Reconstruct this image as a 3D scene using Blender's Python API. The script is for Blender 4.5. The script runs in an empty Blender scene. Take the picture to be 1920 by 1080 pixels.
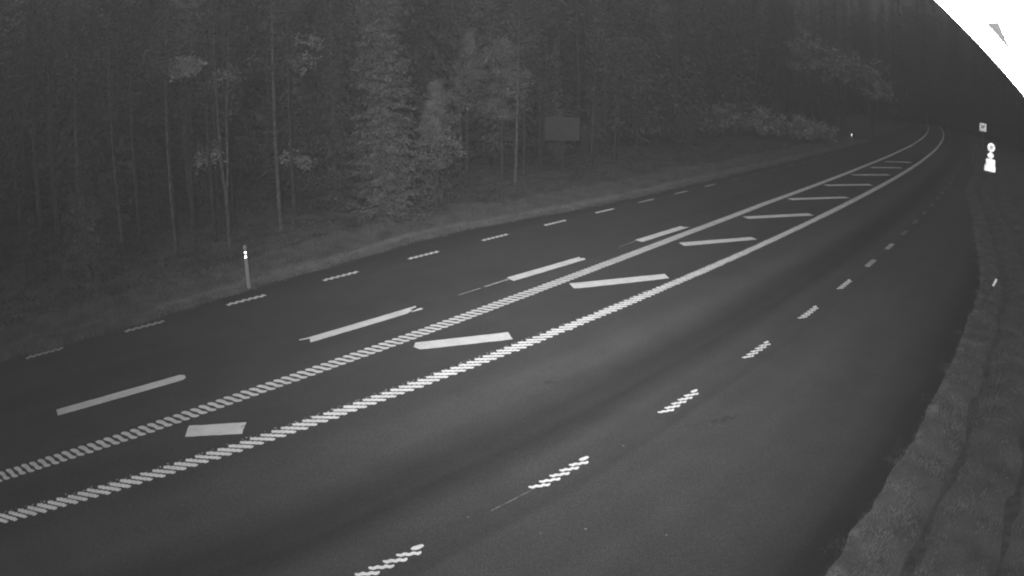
import bpy, bmesh, math, random
import numpy as np
from mathutils import Vector, Matrix

scene = bpy.context.scene
col = scene.collection
R = math.radians

# ------------------------------------------------------------------ camera
CAM_H = 5.196
PITCH, ROLL = 0.30648, -0.00511
cd = bpy.data.cameras.new('camera')
cd.type = 'PANO'                       # a wide lens with barrel distortion
cd.panorama_type = 'FISHEYE_LENS_POLYNOMIAL'
cd.sensor_fit = 'HORIZONTAL'
cd.sensor_width = 36.0
cd.fisheye_fov = R(179)
cd.fisheye_polynomial_k0 = 0.0
cd.fisheye_polynomial_k1 = -0.03908630068
cd.fisheye_polynomial_k2 = -0.00020239669
cd.fisheye_polynomial_k3 = 1.7805275880e-05
cd.fisheye_polynomial_k4 = -8.675227e-07
cd.clip_start, cd.clip_end = 0.02, 3000
cd.dof.use_dof = True
cd.dof.focus_distance = 18.0
cd.dof.aperture_fstop = 40.0
cam = bpy.data.objects.new('camera', cd)
col.objects.link(cam)
cp, sp, cr, sr = math.cos(PITCH), math.sin(PITCH), math.cos(ROLL), math.sin(ROLL)
fw = Vector((0, cp, -sp)); r0 = Vector((1, 0, 0)); d0 = Vector((0, -sp, -cp))
rt = cr * r0 - sr * d0; dn = sr * r0 + cr * d0
m = Matrix((rt, -dn, -fw)).transposed().to_4x4()
m.translation = (0, 0, CAM_H)
cam.matrix_world = m
scene.camera = cam

# ------------------------------------------------------------------ night sky, faint sun (moon) light, exposure
SUN_EL, SUN_AZ = R(38), R(200)
w = bpy.data.worlds.new('World')
scene.world = w
w.use_nodes = True
nt = w.node_tree
sky = nt.nodes.new('ShaderNodeTexSky')
sky.sky_type = 'NISHITA'
sky.sun_disc = False
sky.sun_elevation, sky.sun_rotation = SUN_EL, SUN_AZ
sky.air_density, sky.dust_density = 1.0, 6.0
bw = nt.nodes.new('ShaderNodeRGBToBW')       # an infrared camera sees no colour
nt.links.new(sky.outputs[0], bw.inputs[0])
bg = nt.nodes['Background']
nt.links.new(bw.outputs[0], bg.inputs['Color'])
bg.inputs['Strength'].default_value = 0.0032

sd = bpy.data.lights.new('sun', 'SUN')
sd.energy, sd.angle = 0.0006, R(12)
sun = bpy.data.objects.new('sun', sd)
col.objects.link(sun)
sun.rotation_euler = (R(90) - SUN_EL, 0, math.pi - SUN_AZ)

vs = scene.view_settings
vs.view_transform, vs.look = 'Standard', 'None'
vs.exposure, vs.gamma, vs.use_curve_mapping = 3.0, 1.0, False
scene.cycles.use_denoising = True
scene.cycles.filter_width = 2.0       # a soft small lens
scene.cycles.max_bounces = 5
scene.cycles.diffuse_bounces = 2
scene.cycles.volume_bounces = 0
scene.cycles.sample_clamp_indirect = 1.0

# the infrared floodlight on the camera mast, and an added fill lamp close to the lens
LAMP_POS = (-0.20, -0.55, 7.10)
LAMP_AZ, LAMP_EL, LAMP_SIGMA = R(5), R(-15), R(22)
LAMP_W = 1780.0
LED_POS = (0.0, 0.01, CAM_H + 0.048)
LED_W = 84.0
HAZE = 0.0072

# ------------------------------------------------------------------ helpers
rnd = random.Random(7)
npr = np.random.default_rng(11)


def empty(name, loc=(0, 0, 0), rz=0.0):
    o = bpy.data.objects.new(name, None)
    o.empty_display_size = 0.2
    o.location = loc
    o.rotation_euler = (0, 0, rz)
    col.objects.link(o)
    return o


def tag(o, label=None, cat=None, group=None, kind=None):
    if label: o['label'] = label
    if cat: o['category'] = cat
    if group: o['group'] = group
    if kind: o['kind'] = kind
    return o


def link(name, me, parent=None, loc=None, rot=None):
    o = bpy.data.objects.new(name, me)
    col.objects.link(o)
    if parent is not None: o.parent = parent
    if loc is not None: o.location = loc
    if rot is not None: o.rotation_euler = rot
    return o


def me_from(name, V, F, mat, smooth=False):
    me = bpy.data.meshes.new(name)
    me.from_pydata([tuple(map(float, v)) for v in V], [], [tuple(map(int, f)) for f in F])
    me.materials.append(mat)
    if smooth:
        me.polygons.foreach_set('use_smooth', [True] * len(me.polygons))
    me.update()
    return me


def me_fast(name, V, F, mat, smooth=False):
    """V (n,3), F (m,k) numpy arrays, all faces with k corners."""
    V = np.asarray(V, np.float32); F = np.asarray(F, np.int32)
    me = bpy.data.meshes.new(name)
    k = F.shape[1]
    me.vertices.add(len(V)); me.vertices.foreach_set('co', V.ravel())
    me.loops.add(F.size); me.loops.foreach_set('vertex_index', F.ravel())
    me.polygons.add(len(F))
    me.polygons.foreach_set('loop_start', np.arange(0, F.size, k, dtype=np.int32))
    me.polygons.foreach_set('loop_total', np.full(len(F), k, np.int32))
    if smooth:
        me.polygons.foreach_set('use_smooth', np.ones(len(F), bool))
    me.materials.append(mat)
    me.update(calc_edges=True); me.validate()
    return me


class MB:
    def __init__(s): s.V, s.F = [], []

    def add(s, V, F):
        b = len(s.V); s.V += [tuple(v) for v in V]; s.F += [tuple(i + b for i in f) for f in F]; return s

    def box(s, c, d, M=None):
        V = []
        for z in (-.5, .5):
            for x, y in ((-.5, -.5), (.5, -.5), (.5, .5), (-.5, .5)):
                v = Vector((x * d[0], y * d[1], z * d[2]))
                if M is not None: v = M @ v
                V.append(v + Vector(c))
        return s.add(V, [(3, 2, 1, 0), (4, 5, 6, 7), (0, 1, 5, 4), (1, 2, 6, 5), (2, 3, 7, 6), (3, 0, 4, 7)])

    def tube(s, pts, rad, n=8, cap=True):
        pts = [Vector(p) for p in pts]; V = []; F = []
        for i, p in enumerate(pts):
            t = (pts[min(i + 1, len(pts) - 1)] - pts[max(i - 1, 0)]).normalized()
            a = t.orthogonal().normalized() if abs(t.z) < .95 else Vector((1, 0, 0))
            a = (a - t * a.dot(t)).normalized(); b = t.cross(a)
            r = rad[i] if isinstance(rad, (list, tuple)) else rad
            for k in range(n):
                q = 2 * math.pi * k / n
                V.append(p + a * (r * math.cos(q)) + b * (r * math.sin(q)))
        for i in range(len(pts) - 1):
            for k in range(n):
                F.append((i * n + k, i * n + (k + 1) % n, (i + 1) * n + (k + 1) % n, (i + 1) * n + k))
        if cap:
            F.append(tuple(reversed(range(n)))); F.append(tuple((len(pts) - 1) * n + k for k in range(n)))
        return s.add(V, F)

    def prism(s, poly, z0, z1):
        """poly: list of (x,y), counter-clockwise; top and sides."""
        n = len(poly)
        return s.add([(x, y, z0) for x, y in poly] + [(x, y, z1) for x, y in poly],
                     [tuple(n + i for i in range(n))] + [(i, (i + 1) % n, n + (i + 1) % n, n + i) for i in range(n)])

    def mesh(s, name, mat, smooth=False): return me_from(name, s.V, s.F, mat, smooth)

    def build(s, name, mat, parent=None, smooth=False): return link(name, s.mesh(name, mat, smooth), parent)


# ------------------------------------------------------------------ materials (all neutral grey: infrared picture)
def mat(name, v, rough=.9, spec=.15, metal=0.0, noise=None, bump=None):
    """noise = (scale, detail, low, high) multiplies the grey; bump = (scale, strength, distance)"""
    mt = bpy.data.materials.new(name); mt.use_nodes = True
    t = mt.node_tree; b = t.nodes['Principled BSDF']
    b.inputs['Base Color'].default_value = (v, v, v, 1)
    b.inputs['Roughness'].default_value = rough
    b.inputs['Specular IOR Level'].default_value = spec
    b.inputs['Metallic'].default_value = metal
    b.inputs['Diffuse Roughness'].default_value = 1.0
    geo = t.nodes.new('ShaderNodeNewGeometry')
    if noise:
        n = t.nodes.new('ShaderNodeTexNoise'); n.inputs['Scale'].default_value = noise[0]; n.inputs['Detail'].default_value = noise[1]
        t.links.new(geo.outputs['Position'], n.inputs['Vector'])
        mr = t.nodes.new('ShaderNodeMapRange'); mr.inputs['From Min'].default_value = .3; mr.inputs['From Max'].default_value = .7
        mr.inputs['To Min'].default_value = v * noise[2]; mr.inputs['To Max'].default_value = v * noise[3]
        t.links.new(n.outputs['Fac'], mr.inputs['Value']); t.links.new(mr.outputs[0], b.inputs['Base Color'])
    if bump:
        n2 = t.nodes.new('ShaderNodeTexNoise'); n2.inputs['Scale'].default_value = bump[0]; n2.inputs['Detail'].default_value = 4
        t.links.new(geo.outputs['Position'], n2.inputs['Vector'])
        bp = t.nodes.new('ShaderNodeBump'); bp.inputs['Strength'].default_value = bump[1]; bp.inputs['Distance'].default_value = bump[2]
        t.links.new(n2.outputs['Fac'], bp.inputs['Height']); t.links.new(bp.outputs[0], b.inputs['Normal'])
    return mt


def paint_material(name, v, wear):
    """thermoplastic paint: dirt film, asphalt grain showing through where it is chipped"""
    mt = mat(name, v, .75, .1)
    t = mt.node_tree; N = t.nodes; b = N['Principled BSDF']; geo = N.new('ShaderNodeNewGeometry')
    def noise(sc, det, r):
        n = N.new('ShaderNodeTexNoise'); n.inputs['Scale'].default_value = sc; n.inputs['Detail'].default_value = det; n.inputs['Roughness'].default_value = r
        t.links.new(geo.outputs['Position'], n.inputs['Vector']); return n.outputs['Fac']
    def rng(val, a, c, lo, hi):
        n = N.new('ShaderNodeMapRange')
        for k, q in (('From Min', a), ('From Max', c), ('To Min', lo), ('To Max', hi)): n.inputs[k].default_value = q
        t.links.new(val, n.inputs['Value']); return n.outputs[0]
    def mul(a, c):
        n = N.new('ShaderNodeMath'); n.operation = 'MULTIPLY'; t.links.new(a, n.inputs[0]); t.links.new(c, n.inputs[1]); return n.outputs[0]
    x = mul(rng(noise(3.0, 5, .6), .3, .7, .80 * v, 1.06 * v), rng(noise(70, 3, .7), .3, .7, .86, 1.1))
    x = mul(x, rng(noise(26, 5, .75), wear, wear + .06, .14, 1.0))
    cb = N.new('ShaderNodeCombineColor')
    for i in range(3): t.links.new(x, cb.inputs[i])
    t.links.new(cb.outputs[0], b.inputs['Base Color'])
    return mt


def asphalt_material():
    mt = bpy.data.materials.new('asphalt'); mt.use_nodes = True
    t = mt.node_tree; N = t.nodes; Lk = t.links; b = N['Principled BSDF']
    b.inputs['Roughness'].default_value = .88; b.inputs['Specular IOR Level'].default_value = .12
    b.inputs['Diffuse Roughness'].default_value = 1.0
    uv = N.new('ShaderNodeUVMap'); uv.uv_map = 'road'
    sep = N.new('ShaderNodeSeparateXYZ'); Lk.new(uv.outputs[0], sep.inputs[0])
    geo = N.new('ShaderNodeNewGeometry')

    def noise(vec, sc, det, rough=.5):
        n = N.new('ShaderNodeTexNoise'); n.inputs['Scale'].default_value = sc; n.inputs['Detail'].default_value = det
        n.inputs['Roughness'].default_value = rough
        Lk.new(vec, n.inputs['Vector']); return n.outputs['Fac']

    def math_(op, a, c):
        n = N.new('ShaderNodeMath'); n.operation = op
        for i, q in enumerate((a, c)):
            if isinstance(q, (int, float)): n.inputs[i].default_value = q
            else: Lk.new(q, n.inputs[i])
        return n.outputs[0]

    def rng(val, a, c, lo, hi):
        n = N.new('ShaderNodeMapRange')
        for k, q in (('From Min', a), ('From Max', c), ('To Min', lo), ('To Max', hi)): n.inputs[k].default_value = q
        Lk.new(val, n.inputs['Value']); return n.outputs[0]
    # stretched coordinates: long along the road
    mp = N.new('ShaderNodeMapping'); mp.inputs['Scale'].default_value = (1.6, .10, 1); Lk.new(uv.outputs[0], mp.inputs['Vector'])
    streak = noise(mp.outputs[0], 1.0, 4)
    wob = noise(uv.outputs[0], .35, 2)
    off = math_('ADD', sep.outputs[0], math_('MULTIPLY', math_('SUBTRACT', wob, .5), .28))
    # lateral wear profile of the carriageway: offset (m) -> multiplier
    ramp = N.new('ShaderNodeValToRGB'); cr_ = ramp.color_ramp
    O0, O1 = -17.5, -1.0
    prof = [(-17.5, .70), (-16.3, .75), (-15.6, .90), (-14.6, 1.0), (-13.2, .90), (-12.0, 1.0), (-10.6, 1.0), (-9.3, .90), (-8.7, .98), (-8.1, 1.20),
            (-7.55, 1.22), (-7.15, .88), (-6.90, .66), (-6.70, .64), (-6.56, .70), (-6.40, .56), (-6.22, .76), (-5.95, 1.08), (-5.4, 1.0), (-5.15, .86), (-5.07, 1.08),
            (-4.2, 1.16), (-3.0, 1.04), (-2.55, .96), (-2.2, .74), (-2.0, .52), (-1.7, .46), (-1.0, .6)]
    while len(cr_.elements) > 1: cr_.elements.remove(cr_.elements[-1])
    for i, (o, v) in enumerate(prof):
        e = cr_.elements[0] if i == 0 else cr_.elements.new((o - O0) / (O1 - O0))
        e.position = (o - O0) / (O1 - O0); v *= .5; e.color = (v, v, v, 1)
    Lk.new(rng(off, O0, O1, 0, 1), ramp.inputs[0])
    bw_ = N.new('ShaderNodeRGBToBW'); Lk.new(ramp.outputs[0], bw_.inputs[0])
    v = math_('MULTIPLY', bw_.outputs[0], 2 * .066)
    v = math_('MULTIPLY', v, rng(streak, .3, .7, .90, 1.10))
    v = math_('MULTIPLY', v, rng(noise(geo.outputs['Position'], 1.1, 5, .6), .3, .7, .90, 1.10))
    v = math_('MULTIPLY', v, rng(noise(geo.outputs['Position'], 42, 3, .75), .3, .7, .48, 1.52))
    v = math_('MULTIPLY', v, rng(noise(geo.outputs['Position'], 14, 4, .7), .3, .7, .84, 1.16))
    v = math_('MULTIPLY', v, rng(noise(geo.outputs['Position'], 130, 2, .7), .3, .7, .75, 1.25))
    cmb = N.new('ShaderNodeCombineColor')
    for i in range(3): Lk.new(v, cmb.inputs[i])
    Lk.new(cmb.outputs[0], b.inputs['Base Color'])
    bp = N.new('ShaderNodeBump'); bp.inputs['Strength'].default_value = .5; bp.inputs['Distance'].default_value = .01
    Lk.new(noise(geo.outputs['Position'], 90, 3), bp.inputs['Height']); Lk.new(bp.outputs[0], b.inputs['Normal'])
    return mt


M = dict(
    asphalt=asphalt_material(),
    paint=paint_material('marking_paint', .76, .31), paint_fresh=paint_material('bright_marking_paint', .92, .27),
    paint_old=paint_material('worn_marking_paint', .50, .40),  # worn paint; also edge dashes, with weaker light put into the tone
    paint_faint=mat('faint_premarking', .22, .9, .1, noise=(14, 3, .4, 1.2)),  # premarking lines, and far dashes dimmed by colour
    soil=mat('verge_soil', .11, 1, .05, noise=(1.4, 6, .62, 1.3), bump=(9, .7, .06)),
    dry_grass=mat('dry_grass', .25, .9, .1, noise=(1.8, 5, .5, 1.4)),
    mud=mat('wet_mud', .072, .8, .1, noise=(6, 5, .6, 1.4)),  # bare rut soil, darkened in place of shadow
    gravel=mat('gravel', .21, .95, .05, noise=(5, 4, .7, 1.2)),
    grass=mat('grass', .20, .9, .1, noise=(1.6, 5, .5, 1.4)),
    under=mat('undergrowth', .115, .9, .05, noise=(.7, 4, .5, 1.4)),
    spruce=mat('spruce_needles', .15, .9, .05, noise=(2.2, 4, .6, 1.3)),
    spruce_lit=mat('young_spruce_needles', .19, .9, .05, noise=(2.2, 4, .65, 1.3)),  # paler copy of the spruce needles, light put into its colour
    pine=mat('pine_needles', .28, .9, .05, noise=(2.2, 4, .6, 1.3)),
    dark=mat('distant_needles', .16, .95, .03, noise=(.5, 4, .55, 1.4)),
    leaf=mat('pale_leaves', .45, .9, .05, noise=(2.0, 3, .6, 1.3)),
    bark=mat('conifer_bark', .10, .95, .05, noise=(7, 4, .6, 1.4), bump=(14, .6, .02)),
    birch=mat('pale_bark', .19, .9, .05, noise=(6, 4, .45, 1.25)),
    plastic=mat('white_plastic', .40, .6, .3, noise=(20, 3, .85, 1.1)),
    grime=mat('grimy_plastic', .13, .8, .1, noise=(12, 3, .6, 1.3)),  # dark copy of the white plastic: missing lamp light put into the colour
    black=mat('black_plastic', .02, .7, .2),
    steel=mat('galvanised_steel', .25, .6, .3, noise=(25, 3, .8, 1.15)),
    alu=mat('aluminium_back', .115, .7, .2, noise=(6, 3, .85, 1.15)),
    retro=mat('reflective_sheet', .95, .21, .5, metal=1.0),
    retro_dim=mat('aged_reflective_sheet', .80, .20, .5, metal=1.0),  # slightly duller sheet, for the number plate
    rubber=mat('black_rubber', .006, .9, .02),  # near black, for the added sheet behind the hood slot
    ink=mat('black_sign_print', .02, .9, .05),
    hood=mat('white_enamel', .85, .5, .3, noise=(30, 2, .95, 1.03)),
    lens=mat('lamp_lens', .05, .1, .5),
    stone=mat('pale_stone', .24, .9, .1),
    tar=mat('tar_patch', .055, .8, .1, noise=(40, 3, .7, 1.3)),
)

# ------------------------------------------------------------------ the road's axis: s along it, o metres to its right
DS = 0.05
SS = np.arange(-70, 420 + DS / 2, DS)
kk = 0.006141 - 0.00026153 * SS + 3.4734e-6 * SS ** 2
kk = np.where(SS < -1.5, 0.0065, kk)
kk = np.where(SS > 40, 0.00125, kk)
kk = np.where(SS > 150, 0.0, kk)
ic = np.concatenate([[0], np.cumsum((kk[1:] + kk[:-1]) / 2 * DS)])
i0 = int(round(70 / DS))
TH = 0.83038 - (ic - ic[i0])
mid = (TH[1:] + TH[:-1]) / 2
RX = np.concatenate([[0], np.cumsum(np.sin(mid) * DS)]); RX -= RX[i0]
RY = np.concatenate([[0], np.cumsum(np.cos(mid) * DS)]); RY -= RY[i0]


def so(s, o):
    s = np.asarray(s, float); o = np.asarray(o, float)
    t = np.interp(s, SS, TH)
    return np.interp(s, SS, RX) + o * np.cos(t), np.interp(s, SS, RY) - o * np.sin(t)


def P3(s, o, z=0.0):
    x, y = so(s, o); return Vector((float(x), float(y), z))


def head(s): return float(np.interp(s, SS, TH))


EL_S = [-70, -10, 0, 3, 6, 8.5, 11, 13, 15, 17.5, 21, 25, 60, 420]
EL_O = [-15.9, -15.9, -15.95, -16.05, -16.4, -16.7, -16.9, -17.2, -17.25, -17.0, -16.6, -16.5, -16.6, -16.6]
ER_S = [-70, 22, 45, 420]
ER_O = [-1.62, -1.62, -4.1, -4.1]


def eL(s): return np.interp(s, EL_S, EL_O)
def eR(s): return np.interp(s, ER_S, ER_O)


def wav(s, o, f, seed=0):
    return (np.sin(s * f + 1.3 * np.sin(o * f * .7 + seed)) + np.sin(o * f * 1.3 + 2.1 + seed + .9 * np.sin(s * f * .6))) * .5


def zg(s, o):
    """height of the soil"""
    s = np.asarray(s, float); o = np.asarray(o, float)
    l = eL(s) - o                        # metres left of the asphalt edge
    r = o - eR(s)                        # metres right of it
    zl = np.interp(l, [-.6, -.1, .1, .5, 1.0, 1.45, 1.9, 2.6, 6, 30, 60, 160], [-.06, -.05, .01, .03, -.04, -.20, -.06, .02, .05, .5, 2.5, 5])
    zr = np.interp(r, [-.6, -.1, .1, .45, .75, .95, 1.25, 1.7, 2.2, 2.7, 4, 12, 40, 160], [-.06, -.05, .01, .03, -.03, -.13, .01, .03, -.13, -.03, .02, .2, .3, 1])
    z = np.where(l > -.6, zl, np.where(r > -.6, zr, -.06))
    amp = np.clip(np.minimum(np.maximum(l, r), 4) / 4, 0, 1)
    return z + amp * (.05 * wav(s, o, 1.7) + .07 * wav(s, o, .55, 3)) + np.clip(np.maximum(l, r), 0, .3) * .05 * wav(s, o, 6.1, 1)


# ------------------------------------------------------------------ ground and road
def grid(svals, ovals, zf, name, material, uv=False, smooth=True):
    Sg, Og = np.meshgrid(svals, ovals, indexing='ij') if np.ndim(ovals) == 1 else (np.repeat(svals[:, None], ovals.shape[1], 1), ovals)
    x, y = so(Sg, Og); z = zf(Sg, Og)
    V = np.stack([x, y, z], -1).reshape(-1, 3)
    ns, no = Sg.shape
    idx = np.arange(ns * no).reshape(ns, no)
    F = np.stack([idx[:-1, :-1], idx[:-1, 1:], idx[1:, 1:], idx[1:, :-1]], -1).reshape(-1, 4)
    me = me_fast(name, V, F, material, smooth)
    if uv:
        l = me.uv_layers.new(name='road')
        a = np.stack([Og.ravel(), Sg.ravel()], -1)[F.ravel()].astype(np.float32)
        l.data.foreach_set('uv', a.ravel())
    return me


sv = np.concatenate([np.arange(-60, -10, 2.5), np.arange(-10, 40, .22), np.arange(40, 90, 1.0), np.arange(90, 401, 8.)])
ov = np.concatenate([np.arange(-145, -60, 8.), np.arange(-60, -28, 2.), np.arange(-28, -20.5, .5), np.arange(-20.5, -15, .14), np.arange(-15, -5, 2.0),
                     np.arange(-5, 3, .12), np.arange(3, 12, .8), np.arange(12, 60, 4.), np.arange(60, 146, 10.)])
ground = link('ground', grid(sv, ov, zg, 'ground', M['soil']))
tag(ground, 'dark soil of the verges and forest floor beside the road', kind='structure')

sr_ = np.concatenate([np.arange(-60, -10, 1.5), np.arange(-10, 45, .06), np.arange(45, 401, 1.5)])
un = np.linspace(0, 1, 40)
ker = np.ones(7) / 7
jL = np.convolve(npr.normal(0, .05, len(sr_)), ker, 'same') + .05 * np.sin(sr_ * 2.3); jR = np.convolve(npr.normal(0, .05, len(sr_)), ker, 'same') + .025 * np.sin(sr_ * 3.1) + .02 * np.sin(sr_ * 1.27 + 1) + .012 * np.sin(sr_ * 7.3)
Oe = (eL(sr_) + jL)[:, None] * (1 - un) + (eR(sr_) + jR)[:, None] * un
road = link('road', grid(sr_, Oe, lambda s, o: np.zeros_like(s), 'road', M['asphalt'], uv=True))
tag(road, 'dark asphalt road curving away between the verges', kind='structure')

# ------------------------------------------------------------------ road markings (raised thermoplastic), parts of the road
ZT = .006


def poly_mesh(pts, name, material, z0=.001, z1=ZT):
    """pts in (s,o); counter-clockwise in plan is put right here"""
    q = [tuple(float(c) for c in so(s, o)) for s, o in pts]
    a = sum(q[i][0] * q[(i + 1) % len(q)][1] - q[(i + 1) % len(q)][0] * q[i][1] for i in range(len(q)))
    if a < 0: q.reverse()
    cx = sum(p[0] for p in q) / len(q); cy = sum(p[1] for p in q) / len(q)
    mb = MB(); mb.prism([(x - cx, y - cy) for x, y in q], z0, z1)
    return mb.mesh(name, material), (cx, cy, 0)


def marking(name, pts, material=None, z1=ZT):
    me, c = poly_mesh(pts, name, material or M['paint'], z1=z1)
    return link(name, me, road, c)


def ragged(pts, amp, step=.09, seed=0):
    """subdivide an outline and roughen it a little"""
    g = random.Random(seed); out = []
    for i, (a, b) in enumerate(zip(pts, pts[1:] + pts[:1])):
        L = math.hypot(b[0] - a[0], b[1] - a[1]); n = max(1, int(L / step))
        for k in range(n):
            t = k / n
            out.append((a[0] + (b[0] - a[0]) * t + g.uniform(-amp, amp), a[1] + (b[1] - a[1]) * t + g.uniform(-amp, amp)))
    return out


# broad lane dashes left of the double line
marking('lane_dash', ragged([(.15, -12.40), (.15, -12.12), (3.08, -12.12), (3.17, -12.20), (3.17, -12.32), (3.08, -12.39)], .006, seed=1))
marking('lane_dash', ragged([(5.98, -12.43), (5.98, -12.39), (6.20, -12.33), (6.10, -12.13), (8.72, -12.13), (8.78, -12.17), (8.95, -12.22), (8.90, -12.30), (9.14, -12.33), (9.17, -12.40), (6.20, -12.40)], .005, seed=2))
marking('dash_chip', ragged([(8.84, -12.14), (9.10, -12.11), (9.20, -12.14), (9.18, -12.22), (9.02, -12.20)], .008, .05, 8))
marking('lane_dash', ragged([(12.28, -12.46), (12.20, -12.15), (15.14, -12.11), (15.20, -12.22), (15.1, -12.30), (15.24, -12.40)], .006, seed=3))
marking('lane_dash', ragged([(18.10, -12.38), (18.05, -12.08), (21.1, -12.06), (20.95, -12.2), (21.0, -12.36)], .006, seed=4))
# slanting hatch bars between the two lines
for i, h in enumerate([
    [(2.3, -9.94), (2.5, -10.26), (3.42, -9.77), (3.2, -9.46)],
    [(7.75, -10.65), (7.58, -10.50), (7.60, -10.32), (7.72, -10.24), (9.3, -9.45), (9.5, -9.78)],
    [(13.0, -11.01), (12.78, -10.68), (12.9, -10.58), (15.20, -9.42), (15.45, -9.72)],
    [(18.8, -11.2), (18.58, -10.86), (18.7, -10.78), (21.2, -9.51), (21.35, -9.82)],
    [(24.35, -11.46), (24.15, -11.13), (27.1, -9.42), (27.35, -9.76)],
    [(30.0, -11.68), (29.8, -11.35), (33.2, -9.42), (33.4, -9.76)],
    [(36.2, -11.75), (36.0, -11.42), (39.3, -9.51), (39.55, -9.86)],
    [(42.6, -11.75), (42.4, -11.42), (45.8, -9.60), (46.05, -9.92)],
    [(48.6, -11.75), (48.4, -11.42), (51.8, -9.60), (52.05, -9.92)],
    [(54.6, -11.75), (54.4, -11.42), (57.8, -9.60), (58.05, -9.92)]]):
    marking('hatch_bar', ragged(h, .008 if i < 4 else .0, .12 if i < 4 else 9, 20 + i))
marking('bar_scratch', [(3.27, -9.655), (3.275, -9.675), (3.34, -9.70), (3.34, -9.685)], M['tar'], z1=ZT + .002)
marking('premarking_line', ragged([(10.45, -12.31), (10.45, -12.285), (11.2, -12.30), (11.2, -12.325)], .006, .05, 31), M['paint_old'])
marking('premarking_line', ragged([(11.35, -12.35), (11.35, -12.30), (12.2, -12.31), (12.2, -12.37)], .012, .05, 32), M['paint_old'])
marking('premarking_line', ragged([(17.0, -12.27), (17.0, -12.23), (18.0, -12.27), (18.0, -12.32)], .008, .07, 33), M['paint_faint'])
marking('premarking_line', ragged([(4.86, -5.50), (4.86, -5.485), (5.66, -5.465), (5.66, -5.48)], .003, .06, 34), M['paint_faint'])


def wavy_bar(length, thick, blobs, amp, seed, lean=0.0, pinch=0.0):
    """outline of one bead-edged bar, centred at 0, running along +x"""
    g = random.Random(seed); up, lo = [], []
    n = blobs * 4
    ph = g.uniform(-.3, .3)
    for i in range(n + 1):
        t = i / n; x = (t - .5) * length
        end = min(1, math.sqrt(max(0.0, min(t, 1 - t) / .12)) * .55 + .45) if min(t, 1 - t) < .12 else 1
        wv = amp * math.cos(2 * math.pi * blobs * t + ph)
        mid_ = lean * math.sin(2 * math.pi * (t - .5))
        hw = thick * .5 * end * (1 - pinch * math.exp(-((t - .55) / .13) ** 2))
        up.append((x, mid_ + hw + wv + g.uniform(-.004, .004)))
        lo.append((x, mid_ - hw + wv * .8 + g.uniform(-.004, .004)))
    return lo + up[::-1]


def bar_mesh(name, poly, material):
    mb = MB(); mb.prism(poly, .001, ZT)
    return mb.mesh(name, material)


def oC1(s): return np.interp(s, [-8, -1.45, 1.45, 4.1, 6.95, 9.2, 11, 14.7, 20, 27.9, 37.4, 50, 60, 200], [-10.12, -10.40, -10.56, -10.76, -10.93, -11.06, -11.19, -11.40, -11.66, -11.92, -12.02, -12.15, -12.15, -12.15])


# two-lobed bars of the line on the far side of the hatching
var1 = [bar_mesh('wavy_bar', wavy_bar(.37 + .02 * (k % 2), .100, 2, .006, 50 + k, lean=-.022, pinch=.22), M['paint']) for k in range(7)]
var1b = [bar_mesh('wavy_bar', wavy_bar(.37, .105, 2, .004, 70 + k, lean=-.010), M['paint']) for k in range(4)]
s = -3.0; i = 0; far1 = MB()
while s < 62:
    c = P3(s, float(oC1(s)))
    az = head(s)
    d_s, d_o = .20, .30                    # the bar leans forward as it crosses the line
    ang = math.atan2(d_s * math.cos(az) - d_o * math.sin(az), d_s * math.sin(az) + d_o * math.cos(az))
    if s < 23:
        link('wavy_line_bar', var1[i % 7] if s < 12 else var1b[i % 4], road, c, (0, 0, ang + rnd.uniform(-.03, .03)))
    else:
        ca, sa = math.cos(ang), math.sin(ang)
        poly = [(-.18, -.055), (.18, -.055), (.18, .055), (-.18, .055)]
        far1.prism([(c.x + x * ca - y * sa, c.y + x * sa + y * ca) for x, y in poly], .001, ZT)
    s += .183; i += 1
o_ = far1.build('wavy_line_bars_far', M['paint'], road); o_['kind'] = 'stuff'

# slanting beaded bars of the near line
var2 = [bar_mesh('slant_bar', wavy_bar(.43 + .012 * (k % 3), .084, 5, .010, 80 + k), M['paint_fresh']) for k in range(8)]
s = -3.2; i = 0; far2 = MB(); fray = []
while s < 62:
    oc = -9.10 - .004 * max(0, s - 20) * .3
    c = P3(s, oc + rnd.uniform(-.004, .004)); az = head(s)
    d_s, d_o = .34, .29
    ang = math.atan2(d_s * math.cos(az) - d_o * math.sin(az), d_s * math.sin(az) + d_o * math.cos(az))
    if s < 27:
        link('slanted_line_bar', var2[rnd.randrange(8)], road, c, (0, 0, ang + rnd.uniform(-.014, .014))).scale = (rnd.uniform(.88, 1.02), rnd.uniform(.9, 1.05), 1)
        if s < 14:
            for _ in range(rnd.choice((1, 2, 3))):
                fray.append((s - .17 + rnd.uniform(-.09, .12), oc - .165 + rnd.uniform(-.035, .02)))
        if rnd.random() < .05:               # two bars run together
            link('line_bridge', var2[0], road, P3(s + .1, oc - .06), (0, 0, ang + .9)).scale = (.3, .8, 1)
    else:
        ca, sa = math.cos(ang), math.sin(ang)
        poly = [(-.22, -.06), (.22, -.06), (.22, .06), (-.22, .06)]
        far2.prism([(c.x + x * ca - y * sa, c.y + x * sa + y * ca) for x, y in poly], .001, ZT)
    s += .2; i += 1
o_ = far2.build('slanted_line_bars_far', M['paint'], road); o_['kind'] = 'stuff'
fr = MB()
for a, b in fray:
    c = P3(a, b); r_ = rnd.uniform(.008, .02); q0 = rnd.uniform(0, 6)
    fr.prism([(c.x + r_ * rnd.uniform(.6, 1.3) * math.cos(q0 + t), c.y + r_ * rnd.uniform(.6, 1.3) * math.sin(q0 + t)) for t in (0, 1.2, 2.5, 3.8, 5.1)], .001, ZT)
o_ = fr.build('worn_paint_crumbs', M['paint_old'], road); o_['kind'] = 'stuff'


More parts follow.
